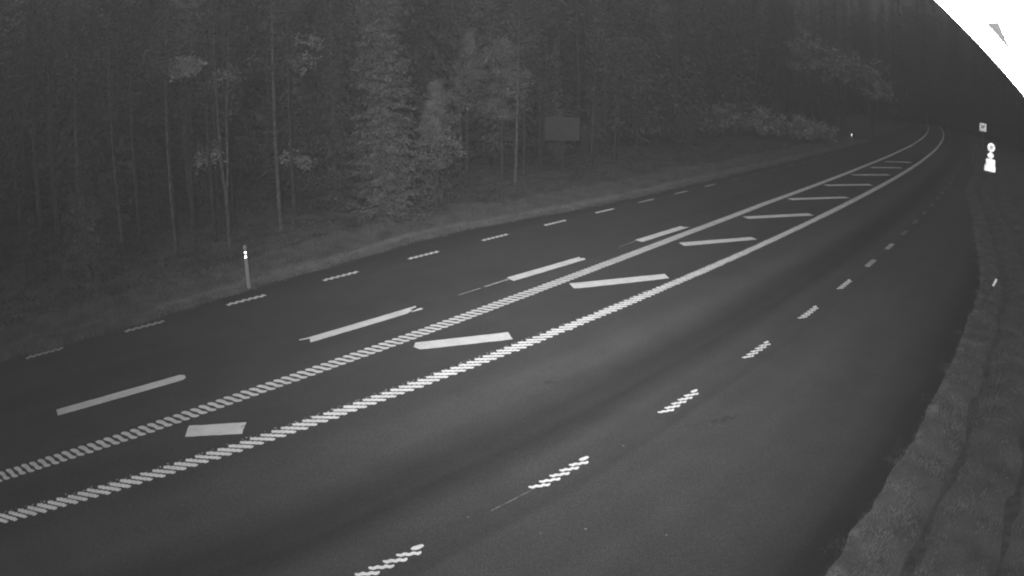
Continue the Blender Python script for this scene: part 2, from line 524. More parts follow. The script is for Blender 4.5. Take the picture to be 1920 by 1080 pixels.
def ribbon(name, s0, s1, of, wd, material, step=2.0):
    sv_ = np.arange(s0, s1 + .01, step); V = []; F = []
    for q in sv_:
        o = float(of(q))
        V += [P3(q, o - wd / 2, ZT), P3(q, o + wd / 2, ZT)]
    for k in range(len(sv_) - 1): F.append((2 * k, 2 * k + 1, 2 * k + 3, 2 * k + 2))
    return link(name, me_from(name, V, F, material), road)


ribbon('far_line', 62.1, 300, oC1, .28, M['paint'])
ribbon('far_line', 62.1, 300, lambda q: -9.16, .30, M['paint'])

# broken edge lines: 1 m dashes, 2 m gaps
varR = [bar_mesh('edge_bar', wavy_bar(.285 + .01 * (k % 2), .057, 3, .012, 120 + k), M['paint_fresh']) for k in range(5)]
varRh = bar_mesh('edge_bar_half', wavy_bar(.16, .068, 1, .004, 140), M['paint_fresh'])
for i in range(-1, 24):
    s0 = 2.6228 + 3 * i; o0 = -5.468
    if i < 6:
        e = empty('edge_dash', P3(s0, o0)); e.parent = road
        for k in range(6):
            sc_ = s0 + .08 + k * .2; az = head(sc_)
            if k == 5: d_s, d_o, me, oo = .15, .03, varRh, o0 - .04
            else: d_s, d_o, me, oo = .25, .14, varR[rnd.randrange(5)], o0
            ang = math.atan2(d_s * math.cos(az) - d_o * math.sin(az), d_s * math.sin(az) + d_o * math.cos(az))
            c = P3(sc_ + (.02 if k < 5 else -.02), oo) - e.location
            link('edge_bar', me, e, c, (0, 0, ang))
    else:
        marking('edge_dash', [(s0, o0 - .085), (s0 + 1.08, o0 - .085), (s0 + 1.08, o0 + .085), (s0, o0 + .085)], M['paint_old' if i < 8 else 'paint_faint'])  # paint gets duller in steps with distance
for i in range(-2, 24):
    s0 = -.325 + 3 * i; o0 = -15.74
    mb = MB(); pts_u, pts_l = [], []
    if i < 7:
        for k in range(25):
            t = k / 24; wv = .045 * math.sin(2 * math.pi * 6 * t); hw = .058 + .010 * rnd.random()
            pts_u.append((s0 + 1.17 * t, o0 + wv - hw)); pts_l.append((s0 + 1.17 * t, o0 + wv + hw))
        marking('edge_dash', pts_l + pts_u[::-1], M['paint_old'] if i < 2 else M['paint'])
    else:
        marking('edge_dash', [(s0, o0 - .06), (s0 + 1.17, o0 - .06), (s0 + 1.17, o0 + .06), (s0, o0 + .06)], M['paint' if i < 8 else 'paint_old' if i < 11 else 'paint_faint'])  # far dashes take dimmer paint, the fading beam put into their colour

# repair spots in the asphalt
for (a, b, r_) in ((8.25, -7.6, .07), (8.33, -7.5, .04), (9.1, -4.58, .09), (9.22, -4.5, .06), (8.95, -4.68, .05)):
    pts = [(a + r_ * rnd.uniform(.5, 1.3) * math.cos(t) * 1.6, b + r_ * rnd.uniform(.4, 1.1) * math.sin(t)) for t in np.arange(0, 6.28, .4)]
    marking('tar_patch', pts, M['tar'], z1=.003)

# ------------------------------------------------------------------ grass and undergrowth (stuff)
def blades(n, smp, h0, h1, w0, name, material, lean=.5):
    s, o = smp(n); n = len(s)
    x, y = so(s, o); z = zg(s, o)
    clump = .55 + .45 * np.clip(.5 + wav(s, o, 2.9, 2) * .9 + wav(s, o, 7.3, 5) * .5, 0, 1)
    h = npr.uniform(h0, h1, n) * clump
    a = npr.uniform(0, 2 * np.pi, n); wd = w0 * npr.uniform(.6, 1.4, n)
    la = npr.uniform(0, 2 * np.pi, n); ll = h * npr.uniform(.1, lean, n)
    B = np.stack([x, y, z - .01], -1)
    side = np.stack([np.cos(a) * wd, np.sin(a) * wd, 0 * a], -1)
    tip = B + np.stack([np.cos(la) * ll, np.sin(la) * ll, h], -1)
    V = np.stack([B - side, B + side, tip], 1).reshape(-1, 3)
    F = np.arange(3 * n).reshape(-1, 3)
    return link(name, me_fast(name, V, F, material))


def left_verge(n):
    u = npr.random(n); s = -9 + 85 * u ** 1.7
    o = eL(s) + .16 - 3.4 * npr.random(n) ** 1.25 + .10 * wav(s, 0 * s, 2.7)
    l = eL(s) - o
    keep = npr.random(n) > .85 * np.exp(-((l - .66) / .16) ** 2) * (s > 4)
    return s[keep], o[keep]


def right_verge(n):
    u = npr.random(n); s = -3 + 60 * u ** 2.0
    o = eR(s) - .14 + 3.6 * npr.random(n) ** 1.5 + .10 * wav(s, 0 * s, 3.4, 2) + .06 * wav(s, 0 * s, 9, 1)
    r = o - eR(s)
    rut = np.exp(-((r - .92 - .05 * np.sin(s * 1.9)) / .13) ** 2) + np.exp(-((r - 2.25 - .06 * np.sin(s * 1.3)) / .22) ** 2)
    keep = (np.hypot(*so(s, o)) > .5) & (npr.random(len(s)) > rut * .93)
    return s[keep], o[keep]


def right_edge_tufts(n):
    k = n // 55
    u = npr.random(k); ts = -2 + 34 * u ** 1.6
    to = eR(ts) + npr.normal(-.03, .10, k)
    s = np.repeat(ts, 55) + npr.normal(0, .045, k * 55); o = np.repeat(to, 55) + npr.normal(0, .045, k * 55)
    return s, o


g = blades(110000, left_verge, .05, .20, .009, 'verge_grass', M['grass'], 1.0)
tag(g, 'pale mown grass along the forest side of the road', 'grass', kind='stuff')
g = blades(170000, right_verge, .03, .11, .005, 'verge_grass', M['dry_grass'], 1.2)
tag(g, 'short tufted grass along the near shoulder below the signs', 'grass', kind='stuff')
g = blades(44000, right_edge_tufts, .03, .10, .005, 'edge_grass', M['dry_grass'], 1.3)
tag(g, 'ragged grass tufts creeping over the near edge of the asphalt', 'grass', kind='stuff')


def gravel_strip(n):
    u = npr.random(n); s = 4 + 60 * u ** 1.3
    o = eL(s) - .62 - .17 * npr.standard_normal(n) - .16 * wav(s, 0 * s, .5)
    return s, o


def stones(n, smp, r0, r1, name, material):
    s, o = smp(n); n = len(s); x, y = so(s, o); z = zg(s, o); r = npr.uniform(r0, r1, n)
    a = npr.uniform(0, 6.28, n); V = []
    for k in range(4):
        V.append(np.stack([x + r * np.cos(a + k * 1.571) * npr.uniform(.7, 1.2, n), y + r * np.sin(a + k * 1.571) * npr.uniform(.7, 1.2, n), z - .005], -1))
    V.append(np.stack([x, y, z + r * .8], -1))
    V = np.stack(V, 1).reshape(-1, 3); b = (np.arange(n) * 5)[:, None]
    F = np.concatenate([np.stack([b[:, 0] + k, b[:, 0] + (k + 1) % 4, b[:, 0] + 4], -1) for k in range(4)])
    return link(name, me_fast(name, V, F, material))


g = stones(26000, gravel_strip, .015, .04, 'gravel', M['gravel'])
tag(g, 'pale strip of gravel along the forest side verge', 'gravel', kind='stuff')


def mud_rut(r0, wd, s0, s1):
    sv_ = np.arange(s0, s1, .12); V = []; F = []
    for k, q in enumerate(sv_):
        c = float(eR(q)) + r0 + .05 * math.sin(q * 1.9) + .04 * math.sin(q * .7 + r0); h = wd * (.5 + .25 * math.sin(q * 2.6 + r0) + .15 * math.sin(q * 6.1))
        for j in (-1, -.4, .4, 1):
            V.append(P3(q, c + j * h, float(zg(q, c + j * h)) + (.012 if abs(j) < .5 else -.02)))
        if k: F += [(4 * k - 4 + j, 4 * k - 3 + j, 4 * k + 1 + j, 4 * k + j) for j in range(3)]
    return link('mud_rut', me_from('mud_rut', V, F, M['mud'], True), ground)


mud_rut(.92, .22, -2, 26); mud_rut(2.25, .30, -2, 26)  # dark strips that put the ditch shade into the soil colour


def forest_strip(n):
    u = npr.random(n); s = -14 + 90 * u ** 1.3
    o = eL(s) - 2.9 - 26 * npr.random(n) ** 1.9
    return s, o


def leafy(n, smp, h, size, name, material):
    s, o = smp(n); n = len(s); x, y = so(s, o)
    cl = np.clip(.35 + wav(s, o, 1.3, 4) * .6 + wav(s, o, 3.1, 2) * .5, 0.05, 1.2)
    z = zg(s, o) + npr.random(n) * h * cl
    c = np.stack([x, y, z], -1)
    u = npr.normal(size=(n, 3)); u /= np.linalg.norm(u, axis=1)[:, None]
    v = np.cross(u, npr.normal(size=(n, 3))); v /= np.linalg.norm(v, axis=1)[:, None]
    k = size * npr.uniform(.5, 1.4, (n, 1))
    V = np.stack([c - u * k, c + v * k * .5, c + u * k, c - v * k * .5], 1).reshape(-1, 3)
    return link(name, me_fast(name, V, np.arange(4 * n).reshape(-1, 4), material))


g = leafy(60000, forest_strip, .42, .075, 'undergrowth', M['under'])
tag(g, 'low dark undergrowth covering the forest floor', 'undergrowth', kind='stuff')


# ------------------------------------------------------------------ trees
def sprays(C, D, size, droop=.25, width=.45, n_rng=npr):
    """needle sprays: one bent diamond per centre C, pointing along D"""
    n = len(C)
    D = D / (np.linalg.norm(D, axis=1)[:, None] + 1e-9)
    side = np.cross(D, n_rng.normal(size=(n, 3)) * .5 + np.array([0, 0, 1.0])); side /= (np.linalg.norm(side, axis=1)[:, None] + 1e-9)
    k = size * n_rng.uniform(.55, 1.35, (n, 1))
    dz = np.array([0, 0, -1.0]) * (k * droop)
    V = np.stack([C - D * k * .5, C + side * k * width, C + D * k * .6 + dz, C - side * k * width], 1).reshape(-1, 3)
    return V


def crown_mesh(name, V, material): return me_fast(name, V, np.arange(len(V)).reshape(-1, 4), material)


def spruce_proto(H, rad, base, seed, material, tw=.2, dens=1.0, ragged_=.22, power=.8):
    g = np.random.default_rng(seed); Cs, Ds = [], []
    z = base; step = .20 if H > 6 else .15
    while z < H - .1:
        t = (z - base) / (H - base)
        rr_ = rad * (1 - t) ** power + .05
        nb = int(5 + 6 * (1 - t) + g.integers(0, 3))
        a0 = g.uniform(0, 6.28)
        for b in range(nb):
            a = a0 + 2 * np.pi * b / nb + g.normal(0, .15)
            L = rr_ * (1 + g.normal(0, ragged_)) * (1 if g.random() > .08 else .55); L = max(L, .08)
            d = np.array([np.cos(a), np.sin(a), 0]); nt_ = max(2, int(L / tw * 2.3 * dens))
            zz = z + g.normal(0, .07)
            for q in np.linspace(.12, 1, nt_):
                c = d * (L * q); c[2] = zz - .30 * L * q + .22 * L * q * q * (1.2 if t > .6 else .9)
                off = g.normal(0, .055, 3) + np.array([-d[1], d[0], 0]) * g.normal(0, .12 * (1.1 - q) * L ** .5)
                Cs.append(c + off)
                Ds.append(d * .8 + np.array([-d[1], d[0], 0]) * g.normal(0, .6) + np.array([0, 0, g.normal(-.12, .25)]))
        z += step * g.uniform(.75, 1.25)
    for q in np.linspace(H - .6, H, 10):
        Cs.append(np.array([g.normal(0, .03), g.normal(0, .03), q])); Ds.append(np.array([g.normal(0, .3), g.normal(0, .3), 1.0]))
    crown = crown_mesh('crown', sprays(np.array(Cs), np.array(Ds), tw, .3, .2, g), material)
    mb = MB(); mb.tube([(0, 0, -.3), (g.normal(0, .03), 0, H * .35), (0, g.normal(0, .04), H * .7), (0, 0, H * .97)], [.011 * H + .03, .009 * H + .02, .005 * H + .01, .008], 7)
    return mb.mesh('trunk', M['bark'], True), crown


def pine_proto(H, rad, base, seed, material, tw=.13, tufts=60, per=26, bark='bark', oval=1.0, dead=5, trunk=.010):
    g = np.random.default_rng(seed); Cs, Ds = [], []; mb = MB()
    lean = g.normal(0, .012 * H, 2)
    def ax(z): t = z / H; return np.array([lean[0] * t * t, lean[1] * t * t, z])
    mb.tube([tuple(ax(z)) if z > 0 else (0, 0, -.3) for z in (0, .2 * H, .45 * H, .7 * H, .97 * H)],
            [trunk * H + .02, trunk * .85 * H + .018, trunk * .7 * H + .012, trunk * .45 * H + .008, .008], 7)
    for k in range(tufts):
        t = g.random() ** .85
        z = base + (H - base) * t
        prof = math.sin(math.pi * min(1, .12 + .88 * t) ** .8) ** .7 + .06 if oval > .5 else (1 - t) ** .9 + .02
        a = g.uniform(0, 6.28); L = rad * prof * g.uniform(.35, 1.0)
        d = np.array([math.cos(a), math.sin(a), 0]); root = ax(max(.1, z - .25 * L)); tip = ax(z) + d * L + np.array([0, 0, .12 * L])
        mb.tube([tuple(root), tuple((root + tip) / 2 - np.array([0, 0, .05 * L])), tuple(tip)], [.012 + .006 * L, .010, .004], 4, False)
        sig = (.08 + .09 * g.random() + .05 * rad) * (1 - .5 * t * (oval < .5))
        cc = tip + g.normal(0, 1, (per, 3)) * np.array([sig, sig, sig * .6])
        Cs.append(cc); Ds.append((cc - tip) * 1.0 + d * .08 + np.array([0, 0, .08]) + g.normal(0, .05, (per, 3)))
    for k in range(dead):
        z = g.uniform(.15, .9) * base + .2; a = g.uniform(0, 6.28); L = g.uniform(.2, .7); r_ = ax(z)
        mb.tube([tuple(r_), (r_[0] + math.cos(a) * L, r_[1] + math.sin(a) * L, z + g.uniform(-.15, .25) * L)], [.010, .004], 4, False)
    crown = crown_mesh('crown', sprays(np.concatenate(Cs), np.concatenate(Ds), tw, .1, .2, g), material)
    return mb.mesh('trunk', M[bark], True), crown


def plant(name, protos, s=None, o=None, xy=None, rz=0.0, sc=1.0, label=None, cat='tree', group=None, tilt=(0, 0)):
    if xy is None:
        x, y = so(s, o); x, y = float(x), float(y)
    else:
        x, y = xy
        f = (x - RX) * np.sin(TH) + (y - RY) * np.cos(TH); j = int(np.argmin(np.where((SS > -40) & (SS < 130), abs(f), 9e9)))
        s, o = SS[j], (x - RX[j]) * math.cos(TH[j]) - (y - RY[j]) * math.sin(TH[j])
    e = empty(name, (x, y, float(zg(s, o))), rz)
    e.rotation_euler = (tilt[0], tilt[1], rz); e.scale = (sc,) * 3
    link('trunk', protos[0], e); link('crown', protos[1], e)
    return tag(e, label, cat, group)


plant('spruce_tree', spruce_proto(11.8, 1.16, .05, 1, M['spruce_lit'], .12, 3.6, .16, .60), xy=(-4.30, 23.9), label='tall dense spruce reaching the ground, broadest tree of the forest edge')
plant('pine_tree', pine_proto(4.75, 1.1, 1.5, 2, M['pine'], .10, 110, 70, oval=0, dead=8), xy=(-2.78, 26.3), label='small pointed pale conifer just beside the tall dense spruce')
plant('pine_tree', pine_proto(6.9, 1.1, 2.8, 3, M['pine'], .12, 110, 56, oval=0, dead=6), xy=(-1.95, 31.2), label='slim pine with pointed top behind the small pale conifer')
plant('pine_tree', pine_proto(6.35, 1.2, 2.8, 4, M['pine'], .12, 110, 56, oval=1, dead=6), xy=(-.40, 31.6), label='round topped pine between the pointed pine and the sign panel')
plant('birch_tree', pine_proto(7.5, .8, 4.4, 5, M['dark'], .10, 34, 14, bark='birch', dead=3, trunk=.007), xy=(.16, 30.4), tilt=(0, .035), label='thin pale leaning stem left of the sign panel, right of the pines')
plant('spruce_tree', spruce_proto(8.6, 1.05, .3, 6, M['spruce'], .13, 1.5, .3), xy=(-6.6, 26.0), label='dimmer ragged spruce at the left flank of the tall dense spruce')
plant('spruce_tree', spruce_proto(6.6, 1.1, 1.2, 7, M['dark'], .18, 1.0, .3), xy=(2.3, 37.2), label='dim spruce standing behind the top edge of the sign panel')
for k, (x, y, hh, lb) in enumerate([
    (4.1, 36.6, 7.5, 'thin bright stem first to the right of the sign panel'),
    (5.6, 38.4, 7.0, 'thin stem second to the right of the sign panel'),
    (7.3, 40.9, 7.0, 'thin faint stem third to the right of the sign panel'),
    (1.5, 36.1, 6.5, 'thin stem behind the left half of the sign panel')]):
    plant('pine_tree', pine_proto(hh, .9, hh * .5, 30 + k, M['dark'], .13, 40, 16, dead=5, trunk=.008), xy=(x, y), rz=k, label=lb, tilt=(0, .03))
stems = [(-15.95, 17.86, 'bark', 'faint outermost stem at the left border of the forest'),
         (-14.7, 18.7, 'bark', 'second thin faint stem from the left border of the forest'),
         (-13.78, 18.95, 'birch', 'third thin stem from the left border, pale'),
         (-12.47, 19.48, 'birch', 'fourth stem from the left border, pale and straight, one of a close pair'),
         (-11.95, 19.9, 'bark', 'darker right partner of the close pair of stems at the left'),
         (-10.45, 19.64, 'birch', 'bright straight stem midway between the close pair and the marker post'),
         (-9.87, 21.6, 'bark', 'dark stem just left of the bright forked birch behind the post'),
         (-7.6, 22.1, 'birch', 'bright slim stem right of the marker post, left of the spruces'),
         (-7.4, 23.1, 'bark', 'short dim stem just right of the bright slim one near the spruces')]
for k, (x, y, bk, lb) in enumerate(stems):
    hh = 8 + (k * 37 % 5) * .6
    plant('birch_tree' if bk == 'birch' else 'pine_tree', pine_proto(hh, 1.0, 4.6 + (k % 3) * .5, 60 + k, M['dark'], .13, 44, 18, bark=bk, dead=7, trunk=.0052), xy=(x, y), rz=k, label=lb)
# forked birch behind the marker post
def forked():
    g = np.random.default_rng(91); mb = MB(); Cs = []; Ds = []
    mb.tube([(0, 0, -.3), (.02, 0, .8), (.03, 0, 1.7)], [.075, .06, .055], 7)
    for sx in (-1, 1):
        mb.tube([(.03, 0, 1.6), (.03 + .10 * sx, .03, 2.5), (.03 + .17 * sx, .05, 4.5), (.03 + .3 * sx, .1, 7.6)], [.045, .04, .032, .01], 6, False)
        for k in range(26):
            z = g.uniform(2.6, 7.4); a = g.uniform(0, 6.28); L = g.uniform(.2, .8); c0 = np.array([.03 + .2 * sx, .05, z]); tip = c0 + L * np.array([math.cos(a), math.sin(a), .35])
            mb.tube([tuple(c0), tuple(tip)], [.012, .003], 4, False)
            cc = tip + g.normal(0, .13, (16, 3)); Cs.append(cc); Ds.append(g.normal(0, 1, (16, 3)))
    return mb.mesh('trunk', M['birch'], True), crown_mesh('crown', sprays(np.concatenate(Cs), np.concatenate(Ds), .09, .1, .4, g), M['under'])
plant('birch_tree', forked(), xy=(-8.92, 20.6), label='pale birch forking into two stems, directly behind the marker post')

# leafy young trees and bushes with paler leaves
def bush_proto(H, rad, seed, n=900, base=.2, tw=.09, material=None, flat=.75):
    g = np.random.default_rng(seed); mb = MB(); Cs = []
    m_ = max(6, n // 45)
    for k in range(m_):
        a = g.uniform(0, 6.28); r_ = rad * g.random() ** .5; z = base + (H - base) * g.uniform(.25, 1) * (1 - .35 * (r_ / rad) ** 2)
        tip = np.array([math.cos(a) * r_, math.sin(a) * r_, z])
        mb.tube([(g.normal(0, .04), g.normal(0, .04), -.1), tuple(tip * np.array([.45, .45, .6])), tuple(tip)], [.022, .012, .004], 4, False)
        Cs.append(tip + g.normal(0, 1, (n // m_, 3)) * np.array([.2, .2, .17]) * (rad ** .5))
    C = np.concatenate(Cs)
    return mb.mesh('trunk', M['bark'], True), crown_mesh('crown', sprays(C, g.normal(0, 1, C.shape), tw, .1, .5, g), material or M['leaf'])


plant('leafy_tree', bush_proto(6.25, .40, 201, 900, 5.7, .14), xy=(-10.2, 20.6), label='pale leaf cluster high above the left part of the forest')
plant('leafy_tree', bush_proto(6.0, .8, 202, 260, 4.6, .11), xy=(-10.2, 23.6), label='sparser leaf cluster right below the pale high cluster in the left forest')
plant('leafy_bush', bush_proto(3.5, .7, 203, 260, 2.3, .10), xy=(-10.5, 23.6), label='loose leaf cluster at mid height above the forked birch')
plant('leafy_bush', bush_proto(2.7, .55, 204, 300, 1.5, .10), xy=(-7.9, 25.4), label='small pale bush top left of the dim ragged spruce')
plant('leafy_tree', bush_proto(6.9, .7, 205, 240, 5.0, .11), xy=(-7.5, 25.9), label='leaf cluster high between the bright slim stem and the dim ragged spruce')
bl = ['pale bush nearest the sign panel in the far roadside row', 'second pale bush from the sign panel in the far row', 'middle pale bush of the far roadside row',
      'bushy pale shrub left of the far marker post', 'low pale shrub at the far left marker post']
for k, (x, y) in enumerate([(14.6, 57.0), (17.6, 57.8), (20.8, 57.4), (23.9, 57.2), (26.8, 57.6)]):
    plant('leafy_bush', bush_proto(2.9 - .15 * k, 1.7, 220 + k, 1000, .2, .17), xy=(x, y), rz=k, label=bl[k], cat='bush', group='bushes along the far left roadside')
tl = ['pale crowned tree at the far bend, leftmost of its row', 'pale crowned tree at the far bend, middle of its row', 'pale crowned tree at the far bend, next to the bright corner']
for k, (x, y, hh) in enumerate([(33.0, 70.5, 11.2), (37.3, 70.0, 10.3), (41.0, 69.3, 9.0)]):
    plant('leafy_tree', bush_proto(hh, 2.3, 230 + k, 1500, hh - 5.5, .22), xy=(x - 2.4, y - 1.0), rz=k, label=tl[k], group='pale trees at the far bend')

# the dark forest behind, individuals that share a few meshes
prot = [pine_proto(9.5, 1.3, 4.6, 300, M['dark'], .22, 50, 18, dead=8, trunk=.007), pine_proto(11, 1.4, 5.0, 301, M['dark'], .22, 54, 18, dead=8, trunk=.007),
        spruce_proto(10.5, 1.5, .8, 302, M['dark'], .26, .8, .3), spruce_proto(8.0, 1.25, .6, 303, M['dark'], .25, .8, .3), spruce_proto(13, 1.8, 1.0, 304, M['dark'], .3, .7, .3)]
spots = []
for row, (l0, l1, n, kinds) in enumerate([(6.2, 9.5, 26, (0, 1, 0, 3)), (9.5, 14, 30, (0, 1, 2, 3)), (14, 21, 34, (2, 4, 2, 1)), (21, 32, 34, (4, 2, 4))]):
    for k in range(n):
        s_ = -16 + (104 + row * 14) * (k + rnd.uniform(.1, .9)) / n
        o_ = float(eL(s_)) - rnd.uniform(l0, l1)
        if s_ > 30 and row == 0: o_ -= 2.5
        spots.append((s_, o_, kinds[rnd.randrange(len(kinds))], 'forest trees behind the verge', 'slender dark conifer in the mass of forest behind the verge'))
for k in range(46):                    # right of the road and beyond the signs
    s_ = 62 + 90 * (k + rnd.random()) / 46
    spots.append((s_, float(eR(s_)) + rnd.uniform(9, 30), (2, 4, 3)[k % 3], 'forest beyond the road signs', 'dark conifer fading into the night beyond the road signs'))
for k in range(56):                     # where the road ends in the dark
    spots.append((140 + rnd.uniform(0, 45), -34 + 1.15 * k, (2, 4)[k % 2], 'forest closing the road', 'dark conifer far off where the road disappears'))
small = [spruce_proto(2.6, .75, .05, 310, M['dark'], .15, 1.0, .3), spruce_proto(3.8, .95, .1, 311, M['dark'], .17, 1.0, .3)]
for k in range(34):
    s_ = -13 + 95 * (k + rnd.uniform(.1, .9)) / 34
    plant('young_spruce', small[k % 2], s=s_, o=float(eL(s_)) - rnd.uniform(5.2, 12), rz=rnd.uniform(0, 6.28), sc=rnd.uniform(.6, 1.2), label='low young spruce half hidden among the forest stems', group='young spruces under the forest')
for s_, o_, kd, grp, lb in spots:
    plant('pine_tree' if kd < 2 else 'spruce_tree', prot[kd], s=s_, o=o_, rz=rnd.uniform(0, 6.28), sc=rnd.uniform(.85, 1.2) * (1.0 if grp == 'forest trees behind the verge' and o_ > float(eL(s_)) - 10 and s_ < 34 else 1.55 if grp != 'forest closing the road' else 2.4), label=lb, group=grp)

# ------------------------------------------------------------------ marker posts
def marker_post(loc, faces, label, kind, lean=None, axis=None, sheet='retro', up=.23, body='plastic'):
    """kerb post: round white shaft with slanted top, black band; 'dots' = two round reflectors, 'bar' = one upright reflector"""
    e = empty('marker_post', loc)
    rot = math.atan2(faces[1], faces[0]) - math.pi / 2      # local +y looks at faces
    if lean: e.rotation_mode = 'QUATERNION'; e.rotation_quaternion = (Matrix.Rotation(lean, 3, Vector(axis)) @ Matrix.Rotation(rot, 3, 'Z')).to_quaternion()
    else: e.rotation_euler = (0, 0, rot)
    def shaft(z0, z1, r, top=False):
        mb = MB(); n = 12
        V = []
        for z in (z0, z1):
            for k in range(n):
                q = 2 * math.pi * k / n; x, y = r * math.cos(q), r * .8 * math.sin(q)
                V.append((x, y, z + (y * .6 if (top and z == z1) else 0)))
        return mb.add(V, [tuple(n + k for k in range(n)), tuple(reversed(range(n)))] + [(k, (k + 1) % n, n + (k + 1) % n, n + k) for k in range(n)])
    shaft(-.25, .78, .046).build('shaft', M[body], e, True)
    band = shaft(.78, 1.01, .047).build('band', M['black'], e, True)
    shaft(1.01, 1.12, .046, True).build('cap', M[body], e, True)
    if kind == 'dots':
        for z in (.84, .95):                     # prismatic studs, set looking slightly upwards
            mb = MB(); n = 14
            mb.add([(.030 * math.cos(2 * math.pi * k / n), -.012, .036 * math.sin(2 * math.pi * k / n)) for k in range(n)] +
                   [(.026 * math.cos(2 * math.pi * k / n), .006, .032 * math.sin(2 * math.pi * k / n)) for k in range(n)],
                   [tuple(reversed([n + k for k in range(n)]))] + [(k, n + k, n + (k + 1) % n, (k + 1) % n) for k in range(n)])
            o = mb.build('reflector', M[sheet], e); o.location = (0, .046, z); o.rotation_euler = (up, 0, 0)
    else:
        o = MB().box((0, 0, 0), (.066, .012, .22)).build('reflector', M[sheet], e); o.location = (0, .048 + .05 * up, .88); o.rotation_euler = (up, 0, 0)
    return tag(e, label, 'marker post')


def to_cam(p): d = Vector((-.3, 0, 0)) - Vector(p); d.z = 0; return d.normalized()


pa = P3(6.75, -16.6, 0.02); pa = Vector((-6.72, 16.49, .01))
marker_post(pa, to_cam(pa), 'white marker post with black band and two round reflectors by the forest', 'dots')
pb = Vector((30.9, 58.9, .1)); marker_post(pb, to_cam(pb), 'far marker post with one bright reflector near the pale bushes', 'bar', up=.065)
pc = Vector((12.35, 14.35, .02))
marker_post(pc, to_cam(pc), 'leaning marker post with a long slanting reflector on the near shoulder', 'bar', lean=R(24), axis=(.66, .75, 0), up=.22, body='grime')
pd = Vector((43.6, 54.8, .1)); marker_post(pd, to_cam(pd), 'distant marker post showing as a faint dot beside the road signs', 'bar', sheet='plastic')


# ------------------------------------------------------------------ road signs
def text_mesh(body, size, name, material):
    c = bpy.data.curves.new(name, 'FONT'); c.body = body; c.size = size; c.align_x, c.align_y = 'CENTER', 'CENTER'; c.extrude = .002; c.offset = size * .012
    o = bpy.data.objects.new('t', c); col.objects.link(o)
    me = bpy.data.meshes.new_from_object(o.evaluated_get(bpy.context.evaluated_depsgraph_get()))
    bpy.data.objects.remove(o); me.name = name; me.materials.clear(); me.materials.append(material)
    return me


def plate(poly, th=.012):
    """flat plate in the x-z plane, front at y = -th/2 (looks along -y)"""
    n = len(poly); mb = MB()
    mb.add([(x, -th / 2, z) for x, z in poly] + [(x, th / 2, z) for x, z in poly],
           [tuple(range(n)), tuple(reversed([n + k for k in range(n)]))] + [(k, n + k, n + (k + 1) % n, (k + 1) % n) for k in range(n)])
    return mb


def rrect(w_, h_, r_, z, x=0):
    out = []
    for cx, cz, a0 in ((w_ / 2 - r_, h_ / 2 - r_, 0), (-w_ / 2 + r_, h_ / 2 - r_, 90), (-w_ / 2 + r_, -h_ / 2 + r_, 180), (w_ / 2 - r_, -h_ / 2 + r_, 270)):
        for k in range(4): q = R(a0 + 30 * k); out.append((x + cx + r_ * math.cos(q), z + cz + r_ * math.sin(q)))
    return out


def sign_root(name, x, y, z, label):
    d = Vector((-.35, 0, 0)) - Vector((x, y, 0))
    e = empty(name, (x, y, z), math.atan2(d.y, d.x) + math.pi / 2)      # local -y looks at the camera mast
    return tag(e, label, 'road sign')


gz = .0
def face(parent, name, poly, material, x, z, dist, roll=0.0):
    """a plate hung on the post, tipped up a few degrees towards the mast"""
    o = plate(poly).build(name, material, parent)
    o.location = (x, 0, z); o.rotation_euler = (-math.atan2(CAM_H + .03 - z, dist), roll, 0)
    return o


e = sign_root('road_sign', 32.25, 38.2, gz, 'sign post carrying a round speed sign, a diamond and two panels')
MB().tube([(0, .07, -.3), (0, .07, 3.2)], .035, 10).build('post', M['steel'], e, True)
dsc = face(e, 'speed_disc', [(.31 * math.cos(2 * math.pi * k / 32), .31 * math.sin(2 * math.pi * k / 32)) for k in range(32)], M['retro'], 0, 2.835, 50)
link('numeral', text_mesh('90', .34, 'numeral', M['ink']), dsc, (0, -.010, 0), (R(90), 0, 0)).scale = (.8, 1, 1)
face(e, 'priority_diamond', [(.29, 0), (.26, .05), (.05, .26), (0, .29), (-.05, .26), (-.26, .05), (-.29, 0), (-.26, -.05), (-.05, -.26), (0, -.29), (.05, -.26), (.26, -.05)], M['retro'], -.02, 2.275, 50)
face(e, 'upper_panel', rrect(.76, .44, .04, 0), M['retro'], 0, 1.81, 50)
face(e, 'lower_panel', rrect(.92, .42, .04, 0), M['retro'], -.02, 1.37, 50)
e2 = sign_root('road_sign', 44.35, 54.15, gz, 'square road number sign reading 447 above and behind the sign post')
MB().tube([(0, .07, -.3), (0, .07, 4.05)], .04, 10).build('post', M['steel'], e2, True)
pl = face(e2, 'number_plate', rrect(.77, .80, .06, 0), M['retro_dim'], 0, 3.67, 70)
link('numeral', text_mesh('447', .42, 'numeral', M['ink']), pl, (0, -.010, .02), (R(90), 0, 0)).scale = (.82, 1.15, 1)

# back of a large sign at the forest edge
e3 = empty('road_sign', (2.50, 34.45, 0), R(-4)); tag(e3, 'grey back of a large sign panel on a single pole at the forest edge', 'road sign')
pn = plate(rrect(1.68, 1.16, .05, 2.31, -.04), .02).build('sign_panel', M['alu'], e3)
for z in (2.02, 2.6): MB().box((-.04, -.035, z), (1.5, .03, .05)).build('stiffening_rail', M['alu'], pn)
MB().tube([(0, .06, -.3), (0, .06, 2.8)], .04, 10).build('pole', M['bark'], e3, True)

